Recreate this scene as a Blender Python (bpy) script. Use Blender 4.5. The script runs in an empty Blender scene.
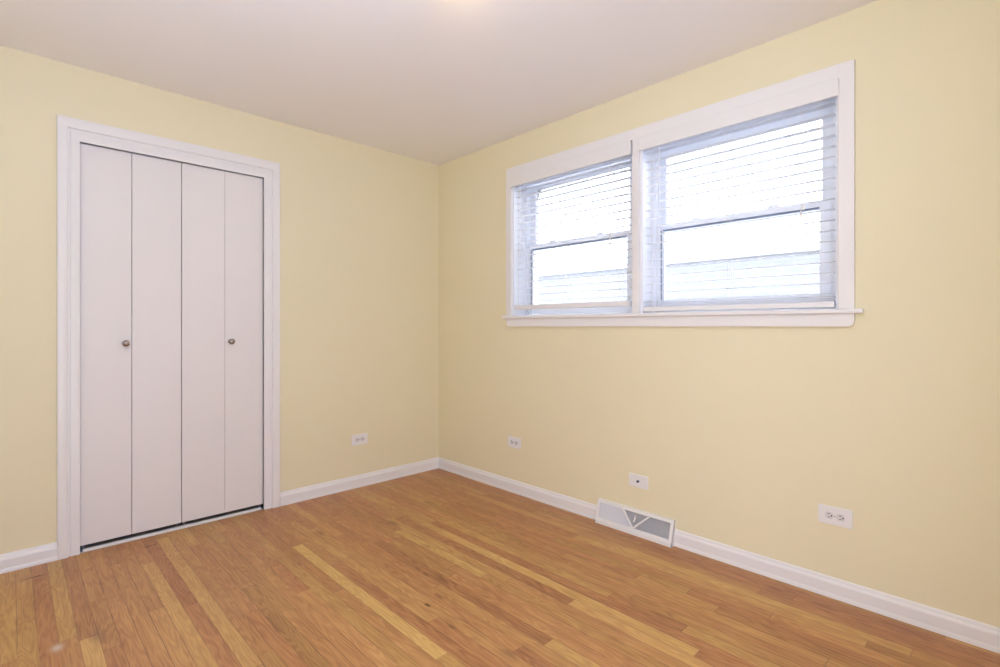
import bpy, bmesh, math, random
from mathutils import Vector, Matrix

C = bpy.context.scene.collection
SC = bpy.context.scene
random.seed(7)

# ------------------------------------------------------------------ camera
CAM = (3.2968, -2.4933, 1.1390)
YAW = math.radians(46.012)
cd = bpy.data.cameras.new('camera')
cam = bpy.data.objects.new('camera', cd)
C.objects.link(cam)
cam.location = CAM
cam.rotation_euler = (math.pi / 2, 0, YAW)
cd.sensor_fit = 'HORIZONTAL'
cd.sensor_width = 36.0
cd.lens = 36.0 * 507.67 / 1000.0
cd.shift_y = -(333.5 - 326.44) / 1000.0
cd.clip_start = 0.02
SC.camera = cam

# ------------------------------------------------------------------ view
SC.view_settings.view_transform = 'Standard'
SC.view_settings.look = 'None'
SC.view_settings.gamma = 1.0
SC.view_settings.use_curve_mapping = False
SC.view_settings.exposure = -0.05

# ------------------------------------------------------------------ world: bright overcast sky
w = bpy.data.worlds.new('sky')
SC.world = w
w.use_nodes = True
wn = w.node_tree.nodes
wn['Background'].inputs[0].default_value = (0.95, 1.0, 1.12, 1)
wn['Background'].inputs[1].default_value = 6.8

SC.cycles.max_bounces = 14
SC.cycles.diffuse_bounces = 8
SC.cycles.transparent_max_bounces = 24
SC.cycles.use_denoising = True
SC.cycles.sample_clamp_indirect = 6.0

# ------------------------------------------------------------------ room dimensions
RX, RY, H = 3.72, -2.95, 2.44        # the far corner of the room stands at the origin
WT = 0.26                            # outer wall thickness

# ------------------------------------------------------------------ lights
def area(name, loc, rot, sx, sy, watts, col):
    d = bpy.data.lights.new(name, 'AREA')
    d.shape = 'RECTANGLE'
    d.size, d.size_y = sx, sy
    d.energy = watts
    d.color = col
    o = bpy.data.objects.new(name, d)
    C.objects.link(o)
    o.location = loc
    o.rotation_euler = rot
    return o

# added fill light set in the doorway behind the camera
area('doorway_fill', (3.70, -2.33, 1.35), (0, math.radians(90), 0), 1.9, 0.9, 20.0, (0.86, 1.03, 1.68))
# added fill light at the camera's side of the room, aimed at the ceiling
area('ceiling_bounce_fill', (2.35, -2.70, 1.40), (math.radians(180), 0, 0), 0.40, 0.40, 13.5, (0.90, 1.08, 1.55))


def point(name, loc, watts, col, r):
    d = bpy.data.lights.new(name, 'POINT')
    d.energy = watts
    d.color = col
    d.shadow_soft_size = r
    o = bpy.data.objects.new(name, d)
    C.objects.link(o)
    o.location = loc
    return o


# ------------------------------------------------------------------ materials
def mat(name):
    m = bpy.data.materials.new(name)
    m.use_nodes = True
    return m, m.node_tree.nodes, m.node_tree.links, m.node_tree.nodes['Principled BSDF']


def paint(name, col, rough, bump=0.0, scale=300.0, spec=0.5, var=0.0, metal=0.0):
    m, n, l, p = mat(name)
    p.inputs['Base Color'].default_value = (*col, 1)
    p.inputs['Roughness'].default_value = rough
    p.inputs['Metallic'].default_value = metal
    p.inputs['Specular IOR Level'].default_value = spec
    tc = n.new('ShaderNodeTexCoord')
    nz = n.new('ShaderNodeTexNoise')
    nz.inputs['Scale'].default_value = scale
    nz.inputs['Detail'].default_value = 3
    l.new(tc.outputs['Object'], nz.inputs['Vector'])
    if bump:
        b = n.new('ShaderNodeBump')
        b.inputs['Strength'].default_value = bump
        b.inputs['Distance'].default_value = 0.002
        l.new(nz.outputs['Fac'], b.inputs['Height'])
        l.new(b.outputs['Normal'], p.inputs['Normal'])
    if var:
        nz2 = n.new('ShaderNodeTexNoise')
        nz2.inputs['Scale'].default_value = 1.7
        l.new(tc.outputs['Object'], nz2.inputs['Vector'])
        mx = n.new('ShaderNodeMix')
        mx.data_type = 'RGBA'
        mx.inputs['A'].default_value = (*[c * (1 - var) for c in col], 1)
        mx.inputs['B'].default_value = (*[min(1, c * (1 + var)) for c in col], 1)
        l.new(nz2.outputs['Fac'], mx.inputs['Factor'])
        l.new(mx.outputs['Result'], p.inputs['Base Color'])
    return m


M = {}
M['wall'] = paint('cream_wall_paint', (0.82, 0.755, 0.53), 0.55, 0.12, 260, 0.3, 0.012)
M['ceiling'] = paint('white_ceiling_paint', (0.90, 0.885, 0.88), 0.8, 0.1, 200, 0.2, 0.01)
M['trim'] = paint('white_trim_enamel', (0.83, 0.82, 0.82), 0.35, 0.03, 90)
M['door'] = paint('white_door_paint', (0.80, 0.775, 0.765), 0.45, 0.05, 120, 0.4)
M['closet'] = paint('closet_shade_paint', (0.35, 0.33, 0.30), 0.9)  # grey carries the shade of the closed closet
M['hallwall'] = paint('hall_wall_paint', (0.8, 0.76, 0.68), 0.8)
M['vinyl'] = paint('white_vinyl_frame', (0.88, 0.90, 0.95), 0.4)
M['slat'] = paint('white_blind_slat', (0.86, 0.87, 0.89), 0.38)
_n, _l = M['slat'].node_tree.nodes, M['slat'].node_tree.links
_t = _n.new('ShaderNodeBsdfTranslucent'); _t.inputs[0].default_value = (0.96, 0.97, 0.99, 1)
_m = _n.new('ShaderNodeMixShader'); _m.inputs[0].default_value = 0.85
_l.new(_n['Principled BSDF'].outputs[0], _m.inputs[1]); _l.new(_t.outputs[0], _m.inputs[2])
_l.new(_m.outputs[0], _n['Material Output'].inputs['Surface'])
M['cord'] = paint('white_cord', (0.82, 0.82, 0.82), 0.7)
M['plate'] = paint('white_plastic_plate', (0.83, 0.82, 0.81), 0.3)
M['recept'] = paint('outlet_face_plastic', (0.70, 0.69, 0.69), 0.35)
M['dark'] = paint('dark_slot', (0.03, 0.028, 0.026), 0.6)
M['gasket'] = paint('grey_weatherstrip', (0.22, 0.25, 0.34), 0.6)
M['nickel'] = paint('brushed_nickel', (0.36, 0.32, 0.29), 0.28, 0.0, metal=1.0)
M['metal'] = paint('zinc_bracket', (0.45, 0.44, 0.43), 0.4, metal=1.0)
M['register'] = paint('white_register_enamel', (0.82, 0.81, 0.80), 0.35)
M['duct'] = paint('duct_interior', (0.52, 0.51, 0.51), 0.7)
M['fin'] = paint('grey_white_fin', (0.76, 0.76, 0.78), 0.45)
M['ground'] = paint('pale_concrete', (0.45, 0.45, 0.44), 0.9, 0.3, 20)

# window glass
m, n, l, p = mat('window_glass')
tr = n.new('ShaderNodeBsdfTransparent'); tr.inputs[0].default_value = (0.97, 0.98, 0.98, 1)
gl = n.new('ShaderNodeBsdfGlossy'); gl.inputs['Roughness'].default_value = 0.02
fr = n.new('ShaderNodeFresnel'); fr.inputs[0].default_value = 1.45
mxs = n.new('ShaderNodeMixShader')
l.new(fr.outputs[0], mxs.inputs[0]); l.new(tr.outputs[0], mxs.inputs[1]); l.new(gl.outputs[0], mxs.inputs[2])
l.new(mxs.outputs[0], n['Material Output'].inputs['Surface'])
M['glass'] = m

# lamp glass (a lit lamp)
m, n, l, p = mat('frosted_lamp_glass')
p.inputs['Base Color'].default_value = (0.9, 0.85, 0.75, 1)
p.inputs['Roughness'].default_value = 0.4
p.inputs['Emission Color'].default_value = (1.0, 0.82, 0.55, 1)
p.inputs['Emission Strength'].default_value = 1.6
M['lampglass'] = m

# neighbour's brick
m, n, l, p = mat('pale_brick')
tc = n.new('ShaderNodeTexCoord'); mp = n.new('ShaderNodeMapping')
mp.inputs['Rotation'].default_value = (math.pi / 2, 0, 0)
br = n.new('ShaderNodeTexBrick')
br.inputs['Color1'].default_value = (0.23, 0.24, 0.275, 1)
br.inputs['Color2'].default_value = (0.215, 0.225, 0.26, 1)
br.inputs['Mortar'].default_value = (0.255, 0.265, 0.295, 1)
br.inputs['Scale'].default_value = 1.0
br.inputs['Brick Width'].default_value = 0.21
br.inputs['Row Height'].default_value = 0.075
br.inputs['Mortar Size'].default_value = 0.012
l.new(tc.outputs['Object'], mp.inputs[0]); l.new(mp.outputs[0], br.inputs['Vector'])
l.new(br.outputs['Color'], p.inputs['Base Color'])
p.inputs['Roughness'].default_value = 0.85
M['brick'] = m

# oak strip floor: every strip carries (tone, seed, -, -) in a corner attribute and metre UVs along/across the strip
m, n, l, p = mat('oak_strip_floor')
at = n.new('ShaderNodeAttribute'); at.attribute_name = 'strip'
sep = n.new('ShaderNodeSeparateColor'); l.new(at.outputs['Color'], sep.inputs[0])
uv = n.new('ShaderNodeUVMap'); uv.uv_map = 'UVMap'
su = n.new('ShaderNodeSeparateXYZ'); l.new(uv.outputs[0], su.inputs[0])


def mth(op, a, b=None, c=None):
    q = n.new('ShaderNodeMath'); q.operation = op
    for i, v in enumerate((a, b, c)):
        if v is None:
            continue
        if isinstance(v, (int, float)):
            q.inputs[i].default_value = v
        else:
            l.new(v, q.inputs[i])
    return q.outputs[0]


def comb(x, y, z):
    q = n.new('ShaderNodeCombineXYZ')
    for i, v in enumerate((x, y, z)):
        if isinstance(v, (int, float)):
            q.inputs[i].default_value = v
        else:
            l.new(v, q.inputs[i])
    return q.outputs[0]


U, V = su.outputs[0], su.outputs[1]
tone, seed = sep.outputs[0], sep.outputs[1]
s100 = mth('MULTIPLY', seed, 137.0)
# cathedral figure: long distorted rings
n1 = n.new('ShaderNodeTexNoise'); n1.inputs['Scale'].default_value = 1.0; n1.inputs['Detail'].default_value = 2
l.new(comb(mth('MULTIPLY', U, 2.0), mth('MULTIPLY', V, 17.0), s100), n1.inputs['Vector'])
rings = mth('SINE', mth('MULTIPLY', mth('ADD', n1.outputs['Fac'], mth('MULTIPLY', U, 0.03)), 78.0))
rings = mth('MULTIPLY_ADD', rings, 0.5, 0.5)
# fine pores
n2 = n.new('ShaderNodeTexNoise'); n2.inputs['Scale'].default_value = 1.0; n2.inputs['Detail'].default_value = 4
n2.inputs['Roughness'].default_value = 0.65
l.new(comb(mth('MULTIPLY', U, 7.0), mth('MULTIPLY', V, 210.0), s100), n2.inputs['Vector'])
# slow change of colour along a strip
n3 = n.new('ShaderNodeTexNoise'); n3.inputs['Scale'].default_value = 1.0; n3.inputs['Detail'].default_value = 3
l.new(comb(mth('MULTIPLY', U, 3.2), mth('MULTIPLY', V, 16.0), mth('ADD', s100, 31.0)), n3.inputs['Vector'])
t2 = mth('ADD', mth('MULTIPLY_ADD', tone, 0.78, 0.14), mth('MULTIPLY', mth('SUBTRACT', n3.outputs['Fac'], 0.5), 0.50))
t2 = mth('ADD', t2, mth('MULTIPLY', mth('SUBTRACT', rings, 0.5), 0.20))
t2 = mth('ADD', t2, mth('MULTIPLY', mth('SUBTRACT', n2.outputs['Fac'], 0.5), 0.62))
rp = n.new('ShaderNodeValToRGB')
rp.color_ramp.elements[0].position = 0.0; rp.color_ramp.elements[0].color = (0.173, 0.072, 0.023, 1)
rp.color_ramp.elements[1].position = 1.0; rp.color_ramp.elements[1].color = (0.670, 0.408, 0.150, 1)
e = rp.color_ramp.elements.new(0.28); e.color = (0.346, 0.161, 0.058, 1)
e = rp.color_ramp.elements.new(0.50); e.color = (0.454, 0.228, 0.082, 1)
e = rp.color_ramp.elements.new(0.74); e.color = (0.556, 0.307, 0.110, 1)
l.new(t2, rp.inputs[0])
# pinkish / yellowish cast of single strips
hs = n.new('ShaderNodeHueSaturation'); l.new(rp.outputs[0], hs.inputs['Color'])
l.new(mth('MULTIPLY_ADD', sep.outputs[2], 0.018, 0.489), hs.inputs['Hue'])
# seams between strips
aV = n.new('ShaderNodeAttribute'); aV.attribute_name = 'edge'
se = n.new('ShaderNodeSeparateColor'); l.new(aV.outputs['Color'], se.inputs[0])   # r: 0..1 across, g: 0..1 along, b: length/4
PW = 0.0541
dv = mth('MULTIPLY', mth('MINIMUM', se.outputs[0], mth('SUBTRACT', 1.0, se.outputs[0])), PW)
du = mth('MULTIPLY', mth('MINIMUM', se.outputs[1], mth('SUBTRACT', 1.0, se.outputs[1])), mth('MULTIPLY', se.outputs[2], 4.0))
de = mth('MINIMUM', dv, du)
mr = n.new('ShaderNodeMapRange'); mr.interpolation_type = 'SMOOTHSTEP'
l.new(de, mr.inputs[0]); mr.inputs[1].default_value = 0.0004; mr.inputs[2].default_value = 0.0021
mr.inputs[3].default_value = 0.0; mr.inputs[4].default_value = 1.0
n4 = n.new('ShaderNodeTexNoise'); n4.inputs['Scale'].default_value = 4.0
l.new(uv.outputs[0], n4.inputs['Vector'])
seamk = mth('MULTIPLY', mth('SUBTRACT', 1.0, mr.outputs[0]), mth('MULTIPLY_ADD', n4.outputs['Fac'], 1.9, -0.45))
mx = n.new('ShaderNodeMix'); mx.data_type = 'RGBA'
l.new(hs.outputs[0], mx.inputs['A']); mx.inputs['B'].default_value = (0.13, 0.062, 0.028, 1)
l.new(mth('MINIMUM', mth('MAXIMUM', seamk, 0.0), 0.85), mx.inputs['Factor'])
col = mx.outputs['Result']
# knots, gouges and a paint spot that the boards carry
tc = n.new('ShaderNodeTexCoord')
sp = n.new('ShaderNodeSeparateXYZ'); l.new(tc.outputs['Object'], sp.inputs[0])
for (x, y, rx, ry, c, k) in [
        (0.165, -2.404, 0.007, 0.026, (0.05, 0.022, 0.010), 0.95), (0.172, -2.440, 0.005, 0.014, (0.06, 0.03, 0.015), 0.85),
        (0.140, -1.982, 0.007, 0.014, (0.05, 0.018, 0.012), 0.95), (0.137, -1.952, 0.006, 0.009, (0.06, 0.02, 0.012), 0.9),
        (0.913, -2.373, 0.024, 0.015, (0.66, 0.60, 0.53), 0.8),
        (1.597, -1.265, 0.016, 0.007, (0.07, 0.025, 0.010), 0.9), (1.786, -1.288, 0.02, 0.010, (0.16, 0.06, 0.03), 0.6),
        (0.745, -0.897, 0.060, 0.018, (0.17, 0.078, 0.03), 0.65), (1.143, -0.933, 0.025, 0.010, (0.17, 0.07, 0.03), 0.5),
        (0.925, -2.262, 0.050, 0.020, (0.19, 0.085, 0.06), 0.5),
        (0.60, -1.262, 0.03, 0.012, (0.17, 0.06, 0.03), 0.6), (1.584, -1.191, 0.025, 0.010, (0.17, 0.07, 0.03), 0.5),
        (2.05, -1.243, 0.04, 0.014, (0.15, 0.06, 0.03), 0.5), (2.55, -0.105, 0.025, 0.010, (0.16, 0.06, 0.03), 0.5)]:
    ax = mth('DIVIDE', mth('SUBTRACT', sp.outputs[0], x), rx)
    ay = mth('DIVIDE', mth('SUBTRACT', sp.outputs[1], y), ry)
    d2 = mth('ADD', mth('MULTIPLY', ax, ax), mth('MULTIPLY', ay, ay))
    f = mth('MULTIPLY', mth('POWER', 2.718, mth('MULTIPLY', d2, -1.0)), k)
    mx = n.new('ShaderNodeMix'); mx.data_type = 'RGBA'
    l.new(f, mx.inputs['Factor']); l.new(col, mx.inputs['A']); mx.inputs['B'].default_value = (*c, 1)
    col = mx.outputs['Result']
l.new(col, p.inputs['Base Color'])
p.inputs['Roughness'].default_value = 0.38
p.inputs['Specular IOR Level'].default_value = 0.4
bp = n.new('ShaderNodeBump'); bp.inputs['Strength'].default_value = 0.25; bp.inputs['Distance'].default_value = 0.001
l.new(mth('MULTIPLY', mr.outputs[0], 1.0), bp.inputs['Height']); l.new(bp.outputs[0], p.inputs['Normal'])
M['floor'] = m


# ------------------------------------------------------------------ mesh helpers
class MB:
    def __init__(self):
        self.bm = bmesh.new()

    def box(self, x0, x1, y0, y1, z0, z1, bev=0.0, seg=2):
        t = bmesh.new()
        r = bmesh.ops.create_cube(t, size=1.0)
        for v in t.verts:
            v.co = Vector(((x0 + x1) / 2 + v.co.x * (x1 - x0), (y0 + y1) / 2 + v.co.y * (y1 - y0), (z0 + z1) / 2 + v.co.z * (z1 - z0)))
        if bev:
            bmesh.ops.bevel(t, geom=list(t.edges), offset=bev, segments=seg, affect='EDGES', profile=0.5)
        self.merge(t)
        return self

    def merge(self, t, mtx=None):
        if mtx is not None:
            bmesh.ops.transform(t, matrix=mtx, verts=t.verts)
        me = bpy.data.meshes.new('tmp')
        t.to_mesh(me); t.free()
        self.bm.from_mesh(me)
        bpy.data.meshes.remove(me)

    def sweep(self, prof, frames, closed=False):
        """prof: list of 2-D points; frames: list of functions (a,b)->Vector. Caps the ends."""
        rings = [[self.bm.verts.new(f(a, b)) for a, b in prof] for f in frames]
        k = len(prof)
        nr = len(rings)
        for i in range(nr if closed else nr - 1):
            A, B = rings[i], rings[(i + 1) % nr]
            for j in range(k):
                self.bm.faces.new((A[j], A[(j + 1) % k], B[(j + 1) % k], B[j]))
        if not closed:
            self.bm.faces.new(rings[0][::-1]); self.bm.faces.new(rings[-1])
        return self

    def lathe(self, prof, origin, axis='X', seg=32):
        """prof: list of (distance along the axis, radius)"""
        o = Vector(origin)
        rings = []
        for d, r in prof:
            ring = []
            for i in range(seg):
                a = 2 * math.pi * i / seg
                c, s = math.cos(a) * r, math.sin(a) * r
                q = {'X': Vector((d, c, s)), 'Y': Vector((s, d, c)), 'Z': Vector((c, s, d))}[axis]
                ring.append(self.bm.verts.new(o + q))
            rings.append(ring)
        for A, B in zip(rings, rings[1:]):
            for i in range(seg):
                self.bm.faces.new((A[i], A[(i + 1) % seg], B[(i + 1) % seg], B[i]))
        self.bm.faces.new(rings[0][::-1]); self.bm.faces.new(rings[-1])
        return self

    def tube(self, a, b, r, seg=8):
        a, b = Vector(a), Vector(b)
        d = (b - a).normalized()
        u = d.orthogonal().normalized(); v = d.cross(u)
        R = [[self.bm.verts.new(q + u * math.cos(2 * math.pi * i / seg) * r + v * math.sin(2 * math.pi * i / seg) * r)
              for i in range(seg)] for q in (a, b)]
        for i in range(seg):
            self.bm.faces.new((R[0][i], R[0][(i + 1) % seg], R[1][(i + 1) % seg], R[1][i]))
        self.bm.faces.new(R[0][::-1]); self.bm.faces.new(R[1])
        return self

    def prism(self, pts, f0, f1):
        return self.sweep(pts, [f0, f1])

    def build(self, name, material, parent=None, loc=None, smooth=False):
        bmesh.ops.recalc_face_normals(self.bm, faces=self.bm.faces)
        o_ = Vector((0, 0, 0))
        if parent is not None:
            o_ = Vector(parent['_o']) if '_o' in parent else o_
        if loc is not None:
            o_ = Vector(loc)
        for v in self.bm.verts:
            v.co -= o_
        me = bpy.data.meshes.new(name)
        self.bm.to_mesh(me); self.bm.free()
        me.materials.append(material)
        if smooth:
            for q in me.polygons:
                q.use_smooth = True
            try:
                me.set_sharp_from_angle(angle=math.radians(40))
            except Exception:
                pass
        o = bpy.data.objects.new(name, me)
        C.objects.link(o)
        if parent is not None:
            o.parent = parent
            if loc is not None:
                o.location = o_ - Vector(parent['_o'])
            o['_o'] = tuple(o_)
        else:
            o.location = o_
            o['_o'] = tuple(o_)
        return o


def tag(o, label, cat, group=None, kind=None):
    o['label'] = label
    o['category'] = cat
    if group:
        o['group'] = group
    if kind:
        o['kind'] = kind
    return o


def empty(name, loc, label, cat, group=None, kind=None):
    o = bpy.data.objects.new(name, None)
    C.objects.link(o)
    o.location = loc
    o.empty_display_size = 0.05
    o['_o'] = tuple(loc)
    return tag(o, label, cat, group, kind)


# ------------------------------------------------------------------ floor: one mesh of oak strips
def make_floor():
    bm = bmesh.new()
    uvl = bm.loops.layers.uv.new('UVMap')
    a1 = bm.loops.layers.float_color.new('strip')
    a2 = bm.loops.layers.float_color.new('edge')
    rnd = random.Random(21)
    X0, X1 = 0.0, RX
    PWm = 0.0541
    # strips read off the photograph: row -> [(x start, x end, tone, cast)]
    fixed = {
        0: [(0.665, 1.896, 0.98, 0.95)], 1: [(-0.2, 1.24, 0.42, 0.4), (1.24, 2.3, 0.55, 0.4)],
        -1: [(-0.3, 1.0, 0.50, 0.4), (1.0, 2.6, 0.36, 0.15)], -2: [(0.3, 1.7, 0.62, 0.6)],
        -3: [(0.5, 2.4, 0.60, 0.5)], -4: [(0.7, 2.05, 0.52, 0.3), (2.05, 2.9, 0.30, 0.1)], -5: [(0.3, 1.5, 0.47, 0.2), (1.5, 2.7, 0.56, 0.6)],
        -11: [(0.7, 1.99, 0.34, 0.15), (1.99, 3.2, 0.80, 0.6)], -12: [(1.03, 2.50, 0.84, 0.9), (2.5, 3.3, 0.38, 0.1)],
        -13: [(0.9, 2.7, 0.36, 0.05)],
        9: [(0.07, 1.508, 0.78, 0.8)], 10: [(0.07, 0.926, 0.32, 0.1), (0.926, 2.0, 0.45, 0.2)],
        11: [(0.363, 1.62, 0.76, 0.75)], 12: [(0.1, 0.865, 0.52, 0.5), (0.865, 1.5, 0.66, 0.5)],
        16: [(-0.2, 0.915, 0.44, 0.4), (0.915, 1.6, 0.94, 0.75)], 18: [(-0.2, 1.3, 0.48, 0.1)],
        19: [(-0.2, 0.62, 0.60, 0.7)], 20: [(-0.2, 0.9, 0.70, 0.8)],
        4: [(0.2, 1.034, 0.55, 0.5), (1.034, 1.9, 0.56, 0.3)], 7: [(0.3, 1.15, 0.52, 0.3), (1.15, 1.8, 0.40, 0.2)],
        -22: [(1.85, 3.02, 0.80, 0.7)], -21: [(1.6, 2.9, 0.72, 0.6)], -23: [(1.2, 2.5, 0.55, 0.4), (2.5, 3.4, 0.42, 0.1)],
        -24: [(1.9, 2.62, 0.36, 0.05), (2.62, 3.6, 0.40, 0.05)], -25: [(0.0, 2.2, 0.4, 0.2), (2.2, 3.7, 0.36, 0.1)],
        -20: [(1.5, 2.6, 0.5, 0.3), (2.6, 3.4, 0.6, 0.3)],
    }

    def strip(xa, xb, ya, yb, tone, cast):
        xa, xb = max(xa, X0), min(xb, X1)
        if xb - xa < 0.004:
            return
        ya, yb = max(ya, RY), min(yb, 0.0)
        if yb - ya < 0.002:
            return
        vs = [bm.verts.new((xa, ya, 0)), bm.verts.new((xb, ya, 0)), bm.verts.new((xb, yb, 0)), bm.verts.new((xa, yb, 0))]
        f = bm.faces.new(vs)
        sd = rnd.random()
        fl = (yb - ya) / PWm
        for lp, (a, b) in zip(f.loops, ((0, 0), (1, 0), (1, 1), (0, 1))):
            lp[uvl].uv = (xa + a * (xb - xa), ya + b * (yb - ya))
            lp[a1] = (tone, sd, cast, 1)
            lp[a2] = (b * fl, a, (xb - xa) / 4.0, 1)

    ks = range(-27, 29)
    for k in ks:
        yb_, ya_ = -(1.447 + PWm * (k - 1)), -(1.447 + PWm * k)
        segs = fixed.get(k, [])
        x = X0 - rnd.random() * 0.8
        runs = []
        cur = x
        for s in segs:
            if s[0] > cur + 0.05:
                runs.append((cur, s[0]))
            runs.append(s)
            cur = s[1]
        runs.append((cur, X1 + 0.3))
        for r in runs:
            if len(r) == 4:
                strip(r[0], r[1], ya_, yb_, r[2], r[3])
                continue
            a, b = r
            while a < b - 0.01:
                L = rnd.choice((0.35, 0.5, 0.7, 0.9, 1.1, 1.3)) * rnd.uniform(0.85, 1.15)
                e_ = min(a + L, b)
                if b - e_ < 0.2:
                    e_ = b
                strip(a, e_, ya_, yb_, min(0.95, max(0.3, rnd.gauss(0.52, 0.10))), rnd.random())
                a = e_
    me = bpy.data.meshes.new('floor')
    bm.to_mesh(me); bm.free()
    me.materials.append(M['floor'])
    o = bpy.data.objects.new('floor', me)
    C.objects.link(o)
    return o


tag(make_floor(), 'honey coloured oak strip floor of narrow boards running along the window wall', 'floor', kind='structure')
sb = MB().box(-0.75, RX + 0.9, RY - 0.12, WT, -0.12, -0.0015).build('subfloor', M['hallwall'])
tag(sb, 'solid sub-floor slab under the oak boards', 'floor slab', kind='structure')

# ------------------------------------------------------------------ ceiling and walls
o = MB().box(-0.75, RX + 0.9, RY - 0.12, WT, H, H + 0.12).build('ceiling', M['ceiling'])
tag(o, 'plain white painted ceiling over the empty room', 'ceiling', kind='structure')

CY0, CY1, CZ = -2.241, -1.357, 2.064       # closet opening
b = MB()
b.box(-0.11, 0, RY - 0.12, CY0, 0, H)
b.box(-0.11, 0, CY1, WT, 0, H)
b.box(-0.11, 0, CY0, CY1, CZ, H)
tag(b.build('wall_left', M['wall']), 'pale yellow wall with the white folding closet doors', 'wall', kind='structure')

WX0, WX1, WX2, WX3 = 0.838, 1.786, 1.826, 2.757   # left window opening, mullion, right window opening
WZ0, WZ1 = 1.192, 2.170
b = MB()
b.box(0, WX0, 0, WT, 0, H)
b.box(WX3, RX + 0.12, 0, WT, 0, H)
b.box(WX0, WX3, 0, WT, 0, WZ0)
b.box(WX0, WX3, 0, WT, WZ1, H)
b.box(WX1, WX2, 0, WT, WZ0, WZ1)
tag(b.build('wall_right', M['wall']), 'pale yellow wall with the double window high up', 'wall', kind='structure')

# walls on the camera's side; an open doorway leads to the hall
DY0, DY1, DZ = -2.80, -1.88, 2.08
b = MB()
b.box(RX, RX + 0.12, DY1, 0, 0, H)
b.box(RX, RX + 0.12, RY - 0.12, DY0, 0, H)
b.box(RX, RX + 0.12, DY0, DY1, DZ, H)
tag(b.build('wall_front', M['wall']), 'pale yellow wall behind the camera with an open doorway', 'wall', kind='structure')
b = MB().box(0, RX, RY - 0.12, RY, 0, H)
tag(b.build('wall_back', M['wall']), 'pale yellow wall at the camera side opposite the window', 'wall', kind='structure')
b = MB().box(RX + 0.85, RX + 0.9, RY - 0.12, WT, 0, H)
tag(b.build('wall_hall', M['hallwall']), 'hall wall seen beyond the open doorway', 'wall', kind='structure')

# closet interior
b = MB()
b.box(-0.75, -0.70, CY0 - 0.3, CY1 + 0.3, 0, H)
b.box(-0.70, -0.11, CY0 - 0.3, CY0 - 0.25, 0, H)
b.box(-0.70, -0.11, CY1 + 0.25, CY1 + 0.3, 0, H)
b.box(-0.70, -0.026, CY0 - 0.25, CY1 + 0.25, -0.0014, 0.0005)  # dark floor sheet that paints the shade under the doors
tag(b.build('wall_closet', M['closet']), 'closet interior behind the folding doors, its shade put into the colour', 'wall', kind='structure')

# ------------------------------------------------------------------ baseboards
BP = [(0, 0), (0.0155, 0), (0.0152, 0.006), (0.0145, 0.012), (0.0130, 0.017), (0.0125, 0.020), (0.0125, 0.058), (0.011, 0.064),
      (0.0075, 0.070), (0.0065, 0.076), (0.0045, 0.082), (0.0, 0.084)]


def base_x0(ya, yb, name, label, mitre_b=False):
    b = MB()
    f0 = lambda t, z: Vector((t * 1.35, ya, z))
    f1 = (lambda t, z: Vector((t * 1.35, yb - t, z))) if mitre_b else (lambda t, z: Vector((t * 1.35, yb, z)))
    b.prism(BP, f0, f1)
    tag(b.build(name, M['trim']), label, 'baseboard', kind='structure')


def base_y0(xa, xb, name, label, mitre_a=False):
    b = MB()
    f0 = (lambda t, z: Vector((xa + t * 1.35, -t, z))) if mitre_a else (lambda t, z: Vector((xa, -t, z)))
    f1 = lambda t, z: Vector((xb, -t, z))
    b.prism(BP, f0, f1)
    tag(b.build(name, M['trim']), label, 'baseboard', kind='structure')


REG0, REG1 = 1.555, 2.030
base_x0(RY, CY0 - 0.086, 'baseboard_left', 'white baseboard left of the closet door casing')
base_x0(CY1 + 0.096, 0.0, 'baseboard_left.001', 'white baseboard between the closet and the room corner', True)
base_y0(0.0, REG0 + 0.004, 'baseboard_right', 'white baseboard from the room corner to the floor register', True)
base_y0(REG1 - 0.004, RX, 'baseboard_right.001', 'white baseboard right of the floor register under the window')

# ------------------------------------------------------------------ closet casing: mitred moulding on three sides
CP = [(0.0, 0.0), (0.0, 0.010), (0.004, 0.012), (0.036, 0.012), (0.039, 0.009), (0.044, 0.009), (0.047, 0.018), (0.053, 0.0215),
      (0.080, 0.0225), (0.086, 0.020), (0.088, 0.0)]
b = MB()
b.sweep(CP, [lambda a, t: Vector((t, CY0 - a, 0)), lambda a, t: Vector((t, CY0 - a, CZ + a * 1.25)),
             lambda a, t: Vector((t, CY1 + a * 1.08, CZ + a * 1.25)), lambda a, t: Vector((t, CY1 + a * 1.08, 0))])
tag(b.build('trim_1', M['trim'], smooth=True), 'white moulded casing around the closet opening', 'door casing', kind='structure')
# jambs, head and threshold of the closet opening
b = MB()
b.box(-0.11, 0.0005, CY0 - 0.015, CY0, 0, CZ)
b.box(-0.11, 0.0005, CY1, CY1 + 0.015, 0, CZ)
b.box(-0.11, 0.0005, CY0 - 0.015, CY1 + 0.015, CZ, CZ + 0.015)
tag(b.build('trim_2', M['trim']), 'white jamb lining inside the closet opening', 'door jamb', kind='structure')
b = MB().box(-0.024, -0.004, CY0 + 0.012, CY1 - 0.012, 0, 0.0125, 0.002)
tag(b.build('trim_3', M['trim']), 'narrow white threshold strip on the floor under the closet doors', 'threshold', kind='structure')

# ------------------------------------------------------------------ bifold closet doors
DZ0, DZ1 = 0.0325, 2.0608
S = [CY0 + 0.0014, -2.0265, -1.797, -1.575, CY1 - 0.0010]


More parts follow.
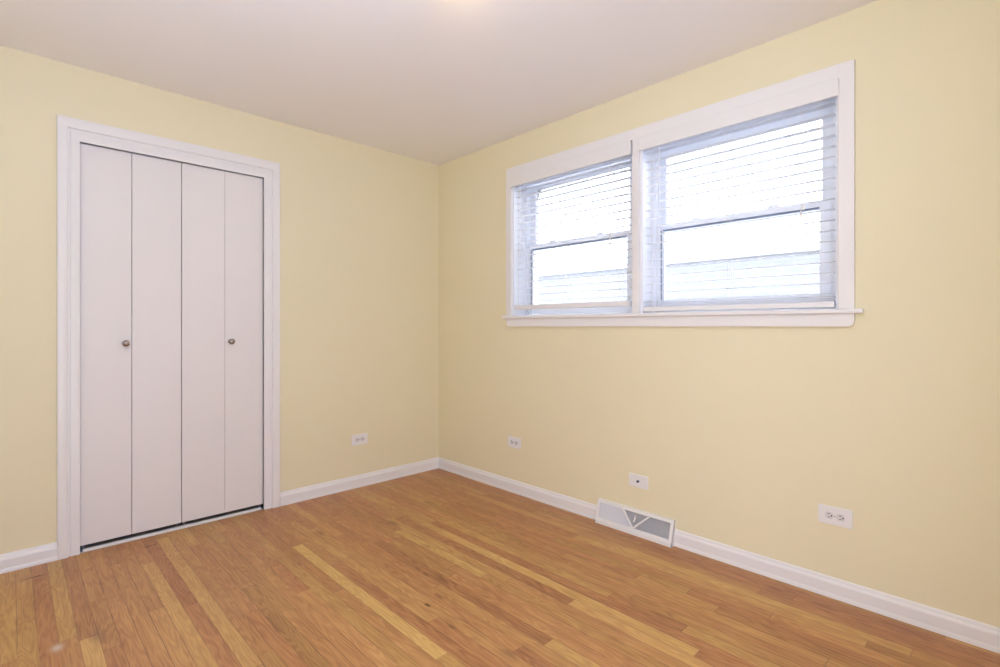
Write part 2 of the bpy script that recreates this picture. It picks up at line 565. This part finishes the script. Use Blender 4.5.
def bifold(name, label, y0, y1, y2, gap, knob_y, guide_y, pivot_y):
    r = empty(name, (-0.035, (y0 + y2) / 2, 0.0), label, 'closet door', kind='structure')
    for a, c in ((y0, y1 - gap / 2), (y1 + gap / 2, y2)):
        MB().box(-0.044, -0.010, a, c, DZ0, DZ1, 0.0012, 2).build('panel', M['door'], r)
    # hinges between the two panels (behind the face)
    h = MB()
    for z in (0.25, 1.05, 1.85):
        h.tube((-0.056, y1, z - 0.035), (-0.056, y1, z + 0.035), 0.005)
    h.build('hinge', M['metal'], r, smooth=True)
    k = MB()
    k.lathe([(q0 + 0.008, q1 * 0.95) for q0, q1 in [(-0.018, 0.0), (-0.018, 0.0135), (-0.0165, 0.0145), (-0.014, 0.0125), (-0.010, 0.0085), (-0.004, 0.0075), (0.000, 0.0085), (0.003, 0.013),
             (0.006, 0.0165), (0.010, 0.0182), (0.014, 0.0178), (0.018, 0.0155), (0.021, 0.011), (0.0225, 0.005), (0.0228, 0.0)]],
            (0, knob_y, 1.05), 'X', 40)
    kk = k.build('knob', M['nickel'], r, smooth=True)
    kk['label'] = 'round brushed nickel knob'
    g = MB()
    g.box(-0.040, -0.012, guide_y - 0.012, guide_y + 0.012, 0.012, 0.017, 0.001)
    g.tube((-0.032, guide_y, 0.014), (-0.032, guide_y, 0.04), 0.004)
    g.build('floor_guide', M['metal'], r)
    g = MB()
    g.box(-0.050, -0.010, pivot_y - 0.016, pivot_y + 0.016, 0.0, 0.006, 0.001)
    g.tube((-0.032, pivot_y, 0.005), (-0.032, pivot_y, 0.04), 0.005)
    g.build('pivot_bracket', M['gasket'], r)
    return r


bifold('door_1', 'left pair of flat white folding closet panels with round knob', S[0], S[1], S[2] - 0.0018, 0.0024, -2.055, S[2] - 0.018, S[0] + 0.014)
bifold('door_2', 'right pair of flat white folding closet panels with round knob', S[2] + 0.002, S[3], S[4], 0.0012, -1.544, S[2] + 0.016, S[4] - 0.014)
# head track
b = MB().box(-0.058, -0.013, CY0 + 0.002, CY1 - 0.002, DZ1 + 0.0018, CZ - 0.0003)
tag(b.build('trim_5', M['trim']), 'slim head track above the folding closet doors', 'door track', kind='structure')

# ------------------------------------------------------------------ window trim
b = MB()
ct = 0.020
b.box(0.794, WX0 + 0.002, -ct, 0, 1.2115, 2.229, 0.002)
b.box(WX3 - 0.002, 2.811, -ct, 0, 1.2115, 2.229, 0.002)
b.box(WX0 + 0.001, WX3 - 0.001, -ct, 0, WZ1 - 0.002, 2.229, 0.002)
b.box(WX1, WX2, -ct, 0, 1.2115, WZ1, 0.002)
tag(b.build('trim_6', M['trim']), 'flat white casing and mullion around the double window', 'window casing', kind='structure')
b = MB()
b.box(0.762, 2.842, -0.036, 0.0, WZ0, 1.2115, 0.005, 3)
b.box(WX0 + 0.001, WX1 - 0.001, -0.01, 0.13, WZ0 + 0.0005, 1.2110)
b.box(WX2 + 0.001, WX3 - 0.001, -0.01, 0.13, WZ0 + 0.0005, 1.2110)
tag(b.build('trim_7', M['trim']), 'white window sill board with short horns below the double window', 'window sill', kind='structure')
# apron with rounded lower corners
pts = []
ax0, ax1, az0, az1, rr = 0.796, 2.810, 1.139, WZ0, 0.022
for cx, a0 in ((ax1 - rr, -90), (ax0 + rr, 180)):
    for i in range(9):
        a = math.radians(a0 + i * 90 / 8)
        pts.append((cx + rr * math.cos(a), az0 + rr + rr * math.sin(a)))
    if cx > 2:
        pts += [(ax1, az1), (ax0, az1)]
b = MB().prism(pts, lambda x, z: Vector((x, -0.019, z)), lambda x, z: Vector((x, 0, z)))
tag(b.build('trim_8', M['trim']), 'white apron board with rounded ends under the window sill', 'window apron', kind='structure')

# ------------------------------------------------------------------ double hung windows
def window(name, label, x0, x1, fill):
    r = empty(name, ((x0 + x1) / 2, 0.13, 1.2115), label, 'window', kind='structure')
    zb, zt = 1.2112, WZ1
    # frame: jamb liners, head, inner stop
    f = MB()
    f.box(x0, x0 + 0.014, 0.0, WT - 0.01, zb, zt)
    f.box(x1 - 0.014, x1, 0.0, WT - 0.01, zb, zt)
    f.box(x1 - 0.014 - fill, x1 - 0.013, 0.095, WT - 0.01, zb, zt, 0.002)
    f.box(x0, x1, 0.0, WT - 0.01, zt - 0.03, zt)
    f.box(x0 + 0.013, x1 - 0.013, 0.13, WT - 0.01, WZ0, zb + 0.012)
    f.box(x0 + 0.012, x0 + 0.034, 0.105, 0.125, zb, zt - 0.029)
    f.box(x1 - 0.030 - fill, x1 - 0.012 - fill, 0.105, 0.125, zb, zt - 0.029)
    f.box(x0 + 0.034, x1 - 0.030 - fill, 0.106, 0.124, zt - 0.050, zt - 0.03)
    f.build('window_frame', M['vinyl'], r)
    a, c = x0 + 0.0145, x1 - 0.0145 - fill
    st = 0.050
    # lower sash
    y0, y1 = 0.128, 0.158
    s = MB()
    lz0, lz1 = zb + 0.014, 1.708
    s.box(a, a + 0.034, y0, y1, lz0, lz1, 0.002)
    s.box(a + 0.030, a + st, y0 + 0.012, y1, lz0, lz1)
    s.box(c - st, c, y0, y1, lz0, lz1, 0.002)
    s.box(a + st - 0.002, c - st + 0.002, y0, y1, lz0, lz0 + 0.058, 0.002)
    s.box(a + st - 0.002, c - st + 0.002, y0 - 0.004, y1, 1.677, lz1, 0.003)
    for q in (0.28, 0.72):
        xx = a + (c - a) * q
        s.box(xx - 0.022, xx + 0.022, y0 - 0.010, y0 + 0.012, lz1 - 0.004, lz1 + 0.010, 0.003)
    so = s.build('lower_sash', M['vinyl'], r)
    g = MB()
    g.box(a + st - 0.001, c - st + 0.001, y0 + 0.001, y1 - 0.001, 1.6715, 1.6785)
    g.box(a + 0.0335, a + 0.0365, y0 + 0.004, y0 + 0.0125, lz0 + 0.057, 1.675)
    g.build('gasket', M['gasket'], so)
    MB().box(a + st - 0.004, c - st + 0.004, 0.142, 0.146, lz0 + 0.05, 1.682).build('pane', M['glass'], so)
    # upper sash, one track further out
    y0, y1 = 0.164, 0.194
    s = MB()
    uz0, uz1 = 1.672, zt - 0.041
    s.box(a, a + st, y0, y1, uz0, uz1, 0.002)
    s.box(c - st, c, y0, y1, uz0, uz1, 0.002)
    s.box(a + st - 0.002, c - st + 0.002, y0, y1, uz1 - 0.034, uz1, 0.002)
    s.box(a + st - 0.002, c - st + 0.002, y0, y1, uz0, uz0 + 0.034, 0.002)
    so = s.build('upper_sash', M['vinyl'], r)
    MB().box(a + st - 0.004, c - st + 0.004, 0.178, 0.182, uz0 + 0.03, uz1 - 0.03).build('pane', M['glass'], so)
    return r


window('window_1', 'narrower left half of the white double hung window', WX0, WX1, 0.062)
window('window_2', 'wider right half of the white double hung window', WX2, WX3, 0.040)

# ------------------------------------------------------------------ venetian blinds
def blind(label, x0, x1, zv0, zv1, zrail, hrail, stacked, ladders, cord_x, tassel_z, wand_x):
    r = empty('venetian_blind', ((x0 + x1) / 2, 0.02, zrail), label, 'blind', 'white slatted blinds in the double window')
    # valance with returns
    v = MB()
    v.box(x0, x1, -0.032, -0.021, zv0, zv1, 0.003, 2)
    v.box(x0, x0 + 0.009, -0.022, -0.0205, zv0, zv1)
    v.box(x1 - 0.009, x1, -0.022, -0.0205, zv0, zv1)
    v.build('valance', M['trim'], r)
    a, c = x0 + 0.022, x1 - 0.022
    hr = MB().box(a - 0.016, c + 0.016, -0.018, 0.040, zv0 + 0.012, zv1 - 0.004, 0.002)
    hr.build('headrail', M['slat'], r)
    # slats: gently cambered, 5 cm deep
    s = MB()
    tilt = math.radians(3)
    zs = []
    z = zrail + hrail + 0.024 + stacked * 0.0035
    while z < zv0 - 0.012:
        zs.append(z)
        z += 0.0445
    for i in range(stacked):
        zs.append(zrail + hrail + 0.004 + i * 0.0085)
    prof = []
    for i in range(7):
        q = -1 + 2 * i / 6
        prof.append((q * 0.025, 0.0022 * (1 - q * q)))
    prof = prof + [(q[0], q[1] - 0.0012) for q in prof[::-1]]
    for z in zs:
        def F(x):
            return lambda d, h: Vector((x, 0.012 + d * math.cos(tilt) - h * math.sin(tilt), z + d * math.sin(tilt) + h * math.cos(tilt)))
        s.prism(prof, F(a), F(c))
    s.build('slats', M['slat'], r, smooth=True)
    MB().box(a - 0.002, c + 0.002, -0.013, 0.037, zrail, zrail + hrail, 0.004, 2).build('bottom_rail', M['trim'], r)
    # ladder cords front and back
    k = MB()
    for x in ladders:
        for y in (-0.0145, 0.0385):
            for dx in (-0.004, 0.004):
                k.tube((x + dx, y, zrail + 0.01), (x + dx, y, zv0 + 0.02), 0.0008, 6)
    k.build('ladder_cords', M['cord'], r)
    # pull cords with tassels
    k = MB()
    for dx, dz in ((0.0, 0.0), (0.008, 0.03)):
        k.tube((cord_x + dx, -0.019, tassel_z + dz), (cord_x + dx, -0.019, zv0 + 0.02), 0.0009, 6)
    pc = k.build('pull_cord', M['cord'], r)
    for dx, dz in ((0.0, 0.0), (0.008, 0.03)):
        t = MB().lathe([(0.012, 0.0015), (0.008, 0.003), (-0.010, 0.0058), (-0.016, 0.0060), (-0.018, 0.004)], (cord_x + dx, -0.019, tassel_z + dz), 'Z', 14)
        t.build('tassel', M['plate'], pc, smooth=True)
    # tilt wand
    MB().tube((wand_x, -0.0205, zrail + 0.35), (wand_x, -0.0205, zv0 + 0.01), 0.0035, 8).build('tilt_wand', M['slat'], r, smooth=True)
    return r


blind('white slatted blind over the narrower left window, stopping just above the sill',
      0.846, 1.781, 2.090, 2.168, 1.253, 0.030, 0, (0.905, 1.315, 1.700), 1.640, 1.632, 0.930)
blind('white slatted blind over the wider right window, let down onto the sill',
      1.829, 2.759, 2.094, 2.168, 1.2190, 0.025, 3, (1.905, 2.300, 2.690), 2.618, 1.632, 1.950)

# ------------------------------------------------------------------ wall plates
def frame_to(wall, u, z):
    """local (a along the wall to the viewer's right, b up, c out of the wall) -> world"""
    if wall == 'left':
        return lambda a, b, c: Vector((c, u + a, z + b))
    return lambda a, b, c: Vector((u + a, -c, z + b))


def lbox(mb, F, a0, a1, b0, b1, c0, c1, bev=0.0):
    p, q = F(a0, b0, c0), F(a1, b1, c1)
    lo = [min(p[i], q[i]) for i in range(3)]; hi = [max(p[i], q[i]) for i in range(3)]
    mb.box(lo[0], hi[0], lo[1], hi[1], lo[2], hi[2], bev)


def disc(mb, F, a, b, ra, rb, c0, c1, clip=None, seg=28):
    pts = []
    for i in range(seg):
        t = 2 * math.pi * i / seg
        x, y = ra * math.cos(t), rb * math.sin(t)
        if clip:
            y = max(-clip, min(clip, y))
        pts.append((a + x, b + y))
    mb.sweep(pts, [lambda x, y: F(x, y, c0), lambda x, y: F(x, y, c1)])


def outlet(label, wall, u, z, wd, ht):
    F = frame_to(wall, u, z)
    r = empty('wall_outlet', F(0, 0, 0), label, 'outlet', 'white wall outlets')
    p_ = MB(); lbox(p_, F, -wd / 2, wd / 2, -ht / 2, ht / 2, 0, 0.006, 0.0022)
    p_.build('cover_plate', M['plate'], r)
    for s_ in (-1, 1):
        q = MB()
        disc(q, F, s_ * 0.0205, 0, 0.0155, 0.0172, 0.0055, 0.0078, 0.0145)
        rc = q.build('receptacle', M['recept'], r, smooth=False)
        t = MB()
        lbox(t, F, s_ * 0.0205 - 0.006, s_ * 0.0205 + 0.003, 0.0052, 0.0078, 0.0077, 0.0083)
        lbox(t, F, s_ * 0.0205 - 0.0045, s_ * 0.0205 + 0.003, -0.0082, -0.0056, 0.0077, 0.0083)
        disc(t, F, s_ * 0.0205 + 0.0085, -0.0005, 0.0030, 0.0034, 0.0077, 0.0083, seg=14)
        t.build('slots', M['dark'], rc)
    t = MB(); disc(t, F, 0, 0, 0.0032, 0.0032, 0.0055, 0.0072, seg=16)
    t.build('screw', M['metal'], r)
    return r


outlet('white outlet on the closet wall near the corner', 'left', -0.703, 0.336, 0.124, 0.076)
outlet('white outlet under the left window, nearest the room corner', 'right', 0.859, 0.343, 0.122, 0.074)
outlet('largest looking white outlet, under the right window towards the right edge', 'right', 2.741, 0.343, 0.124, 0.077)

F = frame_to('right', 1.815, 0.287)
r = empty('cable_jack', F(0, 0, 0), 'white wall plate with a single dark cable jack above the floor register', 'cable outlet')
p_ = MB(); lbox(p_, F, -0.0585, 0.0585, -0.0355, 0.0355, 0, 0.006, 0.0022); p_.build('cover_plate', M['plate'], r)
t = MB(); disc(t, F, 0, 0, 0.0085, 0.0085, 0.005, 0.009, seg=6); nut = t.build('jack_nut', M['gasket'], r)
t = MB(); disc(t, F, 0, 0, 0.0055, 0.0055, 0.008, 0.017, seg=18); t.build('jack_barrel', M['dark'], nut)
for s_ in (-1, 1):
    t = MB(); disc(t, F, s_ * 0.041, 0, 0.003, 0.003, 0.0055, 0.0068, seg=14); t.build('screw', M['recept'], r)

# ------------------------------------------------------------------ baseboard register
def register():
    r = empty('floor_register', ((REG0 + REG1) / 2, -0.02, 0), 'white slanted heat register against the baseboard below the window', 'heat register')
    L = REG1 - REG0
    B0, T0 = Vector((0, -0.043, 0.016)), Vector((0, -0.011, 0.128))     # sloped face, bottom and top edge
    up = (T0 - B0); HT = up.length; up.normalize()
    nrm = Vector((0, -up.z, up.y))                                      # out of the face towards the room
    G = lambda s, t, d: Vector((REG0 + s, 0, 0)) + B0 + up * t + nrm * d

    def fbox(mb, s0, s1, t0, t1, d0, d1):
        mb.sweep([(s0, t0), (s1, t0), (s1, t1), (s0, t1)], [lambda s, t: G(s, t, d0), lambda s, t: G(s, t, d1)])

    def fpoly(mb, pts, d0, d1):
        mb.sweep(pts, [lambda s, t: G(s, t, d0), lambda s, t: G(s, t, d1)])
    f = MB()
    # end caps and toe, top
    for x0, x1 in ((REG0, REG0 + 0.004), (REG1 - 0.004, REG1)):
        f.prism([(-0.0005, 0), (-0.046, 0), (-0.046, 0.016), (-0.0135, 0.131), (-0.0005, 0.131)],
                lambda y, z: Vector((x0, y, z)), lambda y, z: Vector((x1, y, z)))
    f.box(REG0, REG1, -0.046, -0.042, 0, 0.018)
    f.box(REG0, REG1, -0.0135, -0.0005, 0.1275, 0.131)
    fr_ = 0.019
    fbox(f, 0, L, 0, fr_, -0.003, 0.002)
    fbox(f, 0, L, HT - 0.015, HT + 0.002, -0.003, 0.002)
    fbox(f, 0, fr_, fr_ - 0.001, HT - 0.014, -0.003, 0.002)
    fbox(f, L - fr_, L, fr_ - 0.001, HT - 0.014, -0.003, 0.002)
    # V shaped bars
    tT, tB = HT - 0.013, fr_ - 0.002
    sl, sr, sb_ = 0.172, 0.336, 0.245
    bw = 0.006
    fpoly(f, [(sl - bw, tT), (sl + bw, tT), (sb_ + bw, tB), (sb_ - bw, tB)], -0.004, 0.0045)
    fpoly(f, [(sr - bw, tT), (sr + bw, tT), (sb_ + bw, tB), (sb_ - bw, tB)], -0.004, 0.0045)
    body = f.build('housing', M['register'], r)
    # fins: left field turned towards the room's right, right field turned away, centre upright
    g = MB()
    gd = 0.0055

    def lim(s):
        """t range of the V-shaped field boundaries at s"""
        if s <= sl or s >= sr:
            return None
        return tT + (tB - tT) * ((s - sl) / (sb_ - sl)) if s < sb_ else tT + (tB - tT) * ((sr - s) / (sr - sb_))
    s = fr_ - 0.004
    while s < L - fr_ - 0.003:
        q = lim(s)
        spans = []
        if q is None:
            spans = [(fr_, HT - 0.014, -1 if s < sl else 1)]
        else:
            spans = [(fr_, q, -1 if s < sb_ else 1), (q, HT - 0.014, 0)]
        for t0, t1, side in spans:
            if t1 - t0 < 0.004:
                continue
            ds = {-1: 0.0062, 1: -0.0050, 0: -0.002}[side]
            th = 0.0007
            # a fin from the face going back into the box, leaning left or right
            P = [(s - th, -0.0028), (s + th, -0.0028), (s + ds + th, -0.0105), (s + ds - th, -0.0105)]
            g.sweep(P, [lambda a, d: G(a, t0, d), lambda a, d: G(a, t1, d)])
        s += gd
    g.build('fins', M['fin'], body)
    d_ = MB()
    fbox(d_, 0.004, L - 0.004, 0.004, HT - 0.003, -0.0125, -0.0115)
    d_.build('damper_plate', M['duct'], body)
    k = MB()
    sm = 0.252
    fbox(k, sm - 0.003, sm + 0.003, HT - 0.062, HT - 0.030, -0.002, 0.006)
    k.lathe([(-0.005, 0.004), (0.0, 0.0055), (0.005, 0.004)], G(sm, HT - 0.060, 0.006), 'X', 14)
    k.build('damper_lever', M['register'], r)
    return r


register()

# ------------------------------------------------------------------ ceiling lamp (just above the frame)
LX, LY = 2.03, -1.49
r = empty('ceiling_lamp', (LX, LY, H), 'warm lit ceiling lamp with three frosted glass shades near the middle of the ceiling', 'lamp')
k = MB().lathe([(0.0, 0.065), (-0.008, 0.07), (-0.02, 0.055), (-0.03, 0.02), (-0.10, 0.014), (-0.125, 0.022), (-0.14, 0.010)], (LX, LY, H), 'Z', 36)
k.build('canopy', M['nickel'], r, smooth=True)
for i in range(3):
    a = math.radians(135 + 120 * i)
    ex, ey = LX + 0.17 * math.cos(a), LY + 0.17 * math.sin(a)
    k = MB().tube((LX, LY, H - 0.115), (ex, ey, H - 0.135), 0.006, 10)
    arm = k.build('arm', M['nickel'], r, smooth=True)
    k = MB().lathe([(0.0, 0.018), (0.004, 0.036), (0.02, 0.052), (0.045, 0.058), (0.045, 0.055), (0.02, 0.048), (0.006, 0.03), (0.004, 0.0)],
                   (ex, ey, H - 0.13), 'Z', 32)
    k.build('glass_shade', M['lampglass'], arm, smooth=True)
    point('bulb_light', (ex, ey, H - 0.075), 0.7, (1.0, 0.93, 0.82), 0.03)
    d = bpy.data.lights.new('bulb_beam', 'SPOT')          # the warm streak each shade throws along the ceiling
    d.energy = 2.4; d.color = (1.0, 0.62, 0.20); d.spot_size = math.radians(62); d.spot_blend = 1.0; d.shadow_soft_size = 0.015
    so = bpy.data.objects.new('bulb_beam', d); C.objects.link(so)
    so.location = (ex, ey, H - 0.075)
    tv = Vector((math.cos(a) * 0.22, math.sin(a) * 0.22, 0.085))
    so.rotation_euler = tv.to_track_quat('-Z', 'Y').to_euler()

# ------------------------------------------------------------------ outside: the neighbouring house and the ground
b = MB()
b.box(-2.5, 4.0, 3.0, 3.25, -0.6, 1.86)
nb = empty('neighbouring_house', (1.0, 3.1, -0.6), 'pale brick side of the neighbouring house seen faintly through the blinds', 'house')
b.build('brick_wall', M['brick'], nb)
MB().box(-2.5, 4.0, 2.93, 3.3, 1.86, 1.93, 0.01).build('coping', M['trim'], nb)
b = MB().box(-7, 9, WT + 0.02, 9, -0.75, -0.6)
tag(b.build('ground', M['ground']), 'pale concrete ground outside the window', 'ground', kind='structure')

for o in bpy.data.objects:
    if '_o' in o:
        del o['_o']
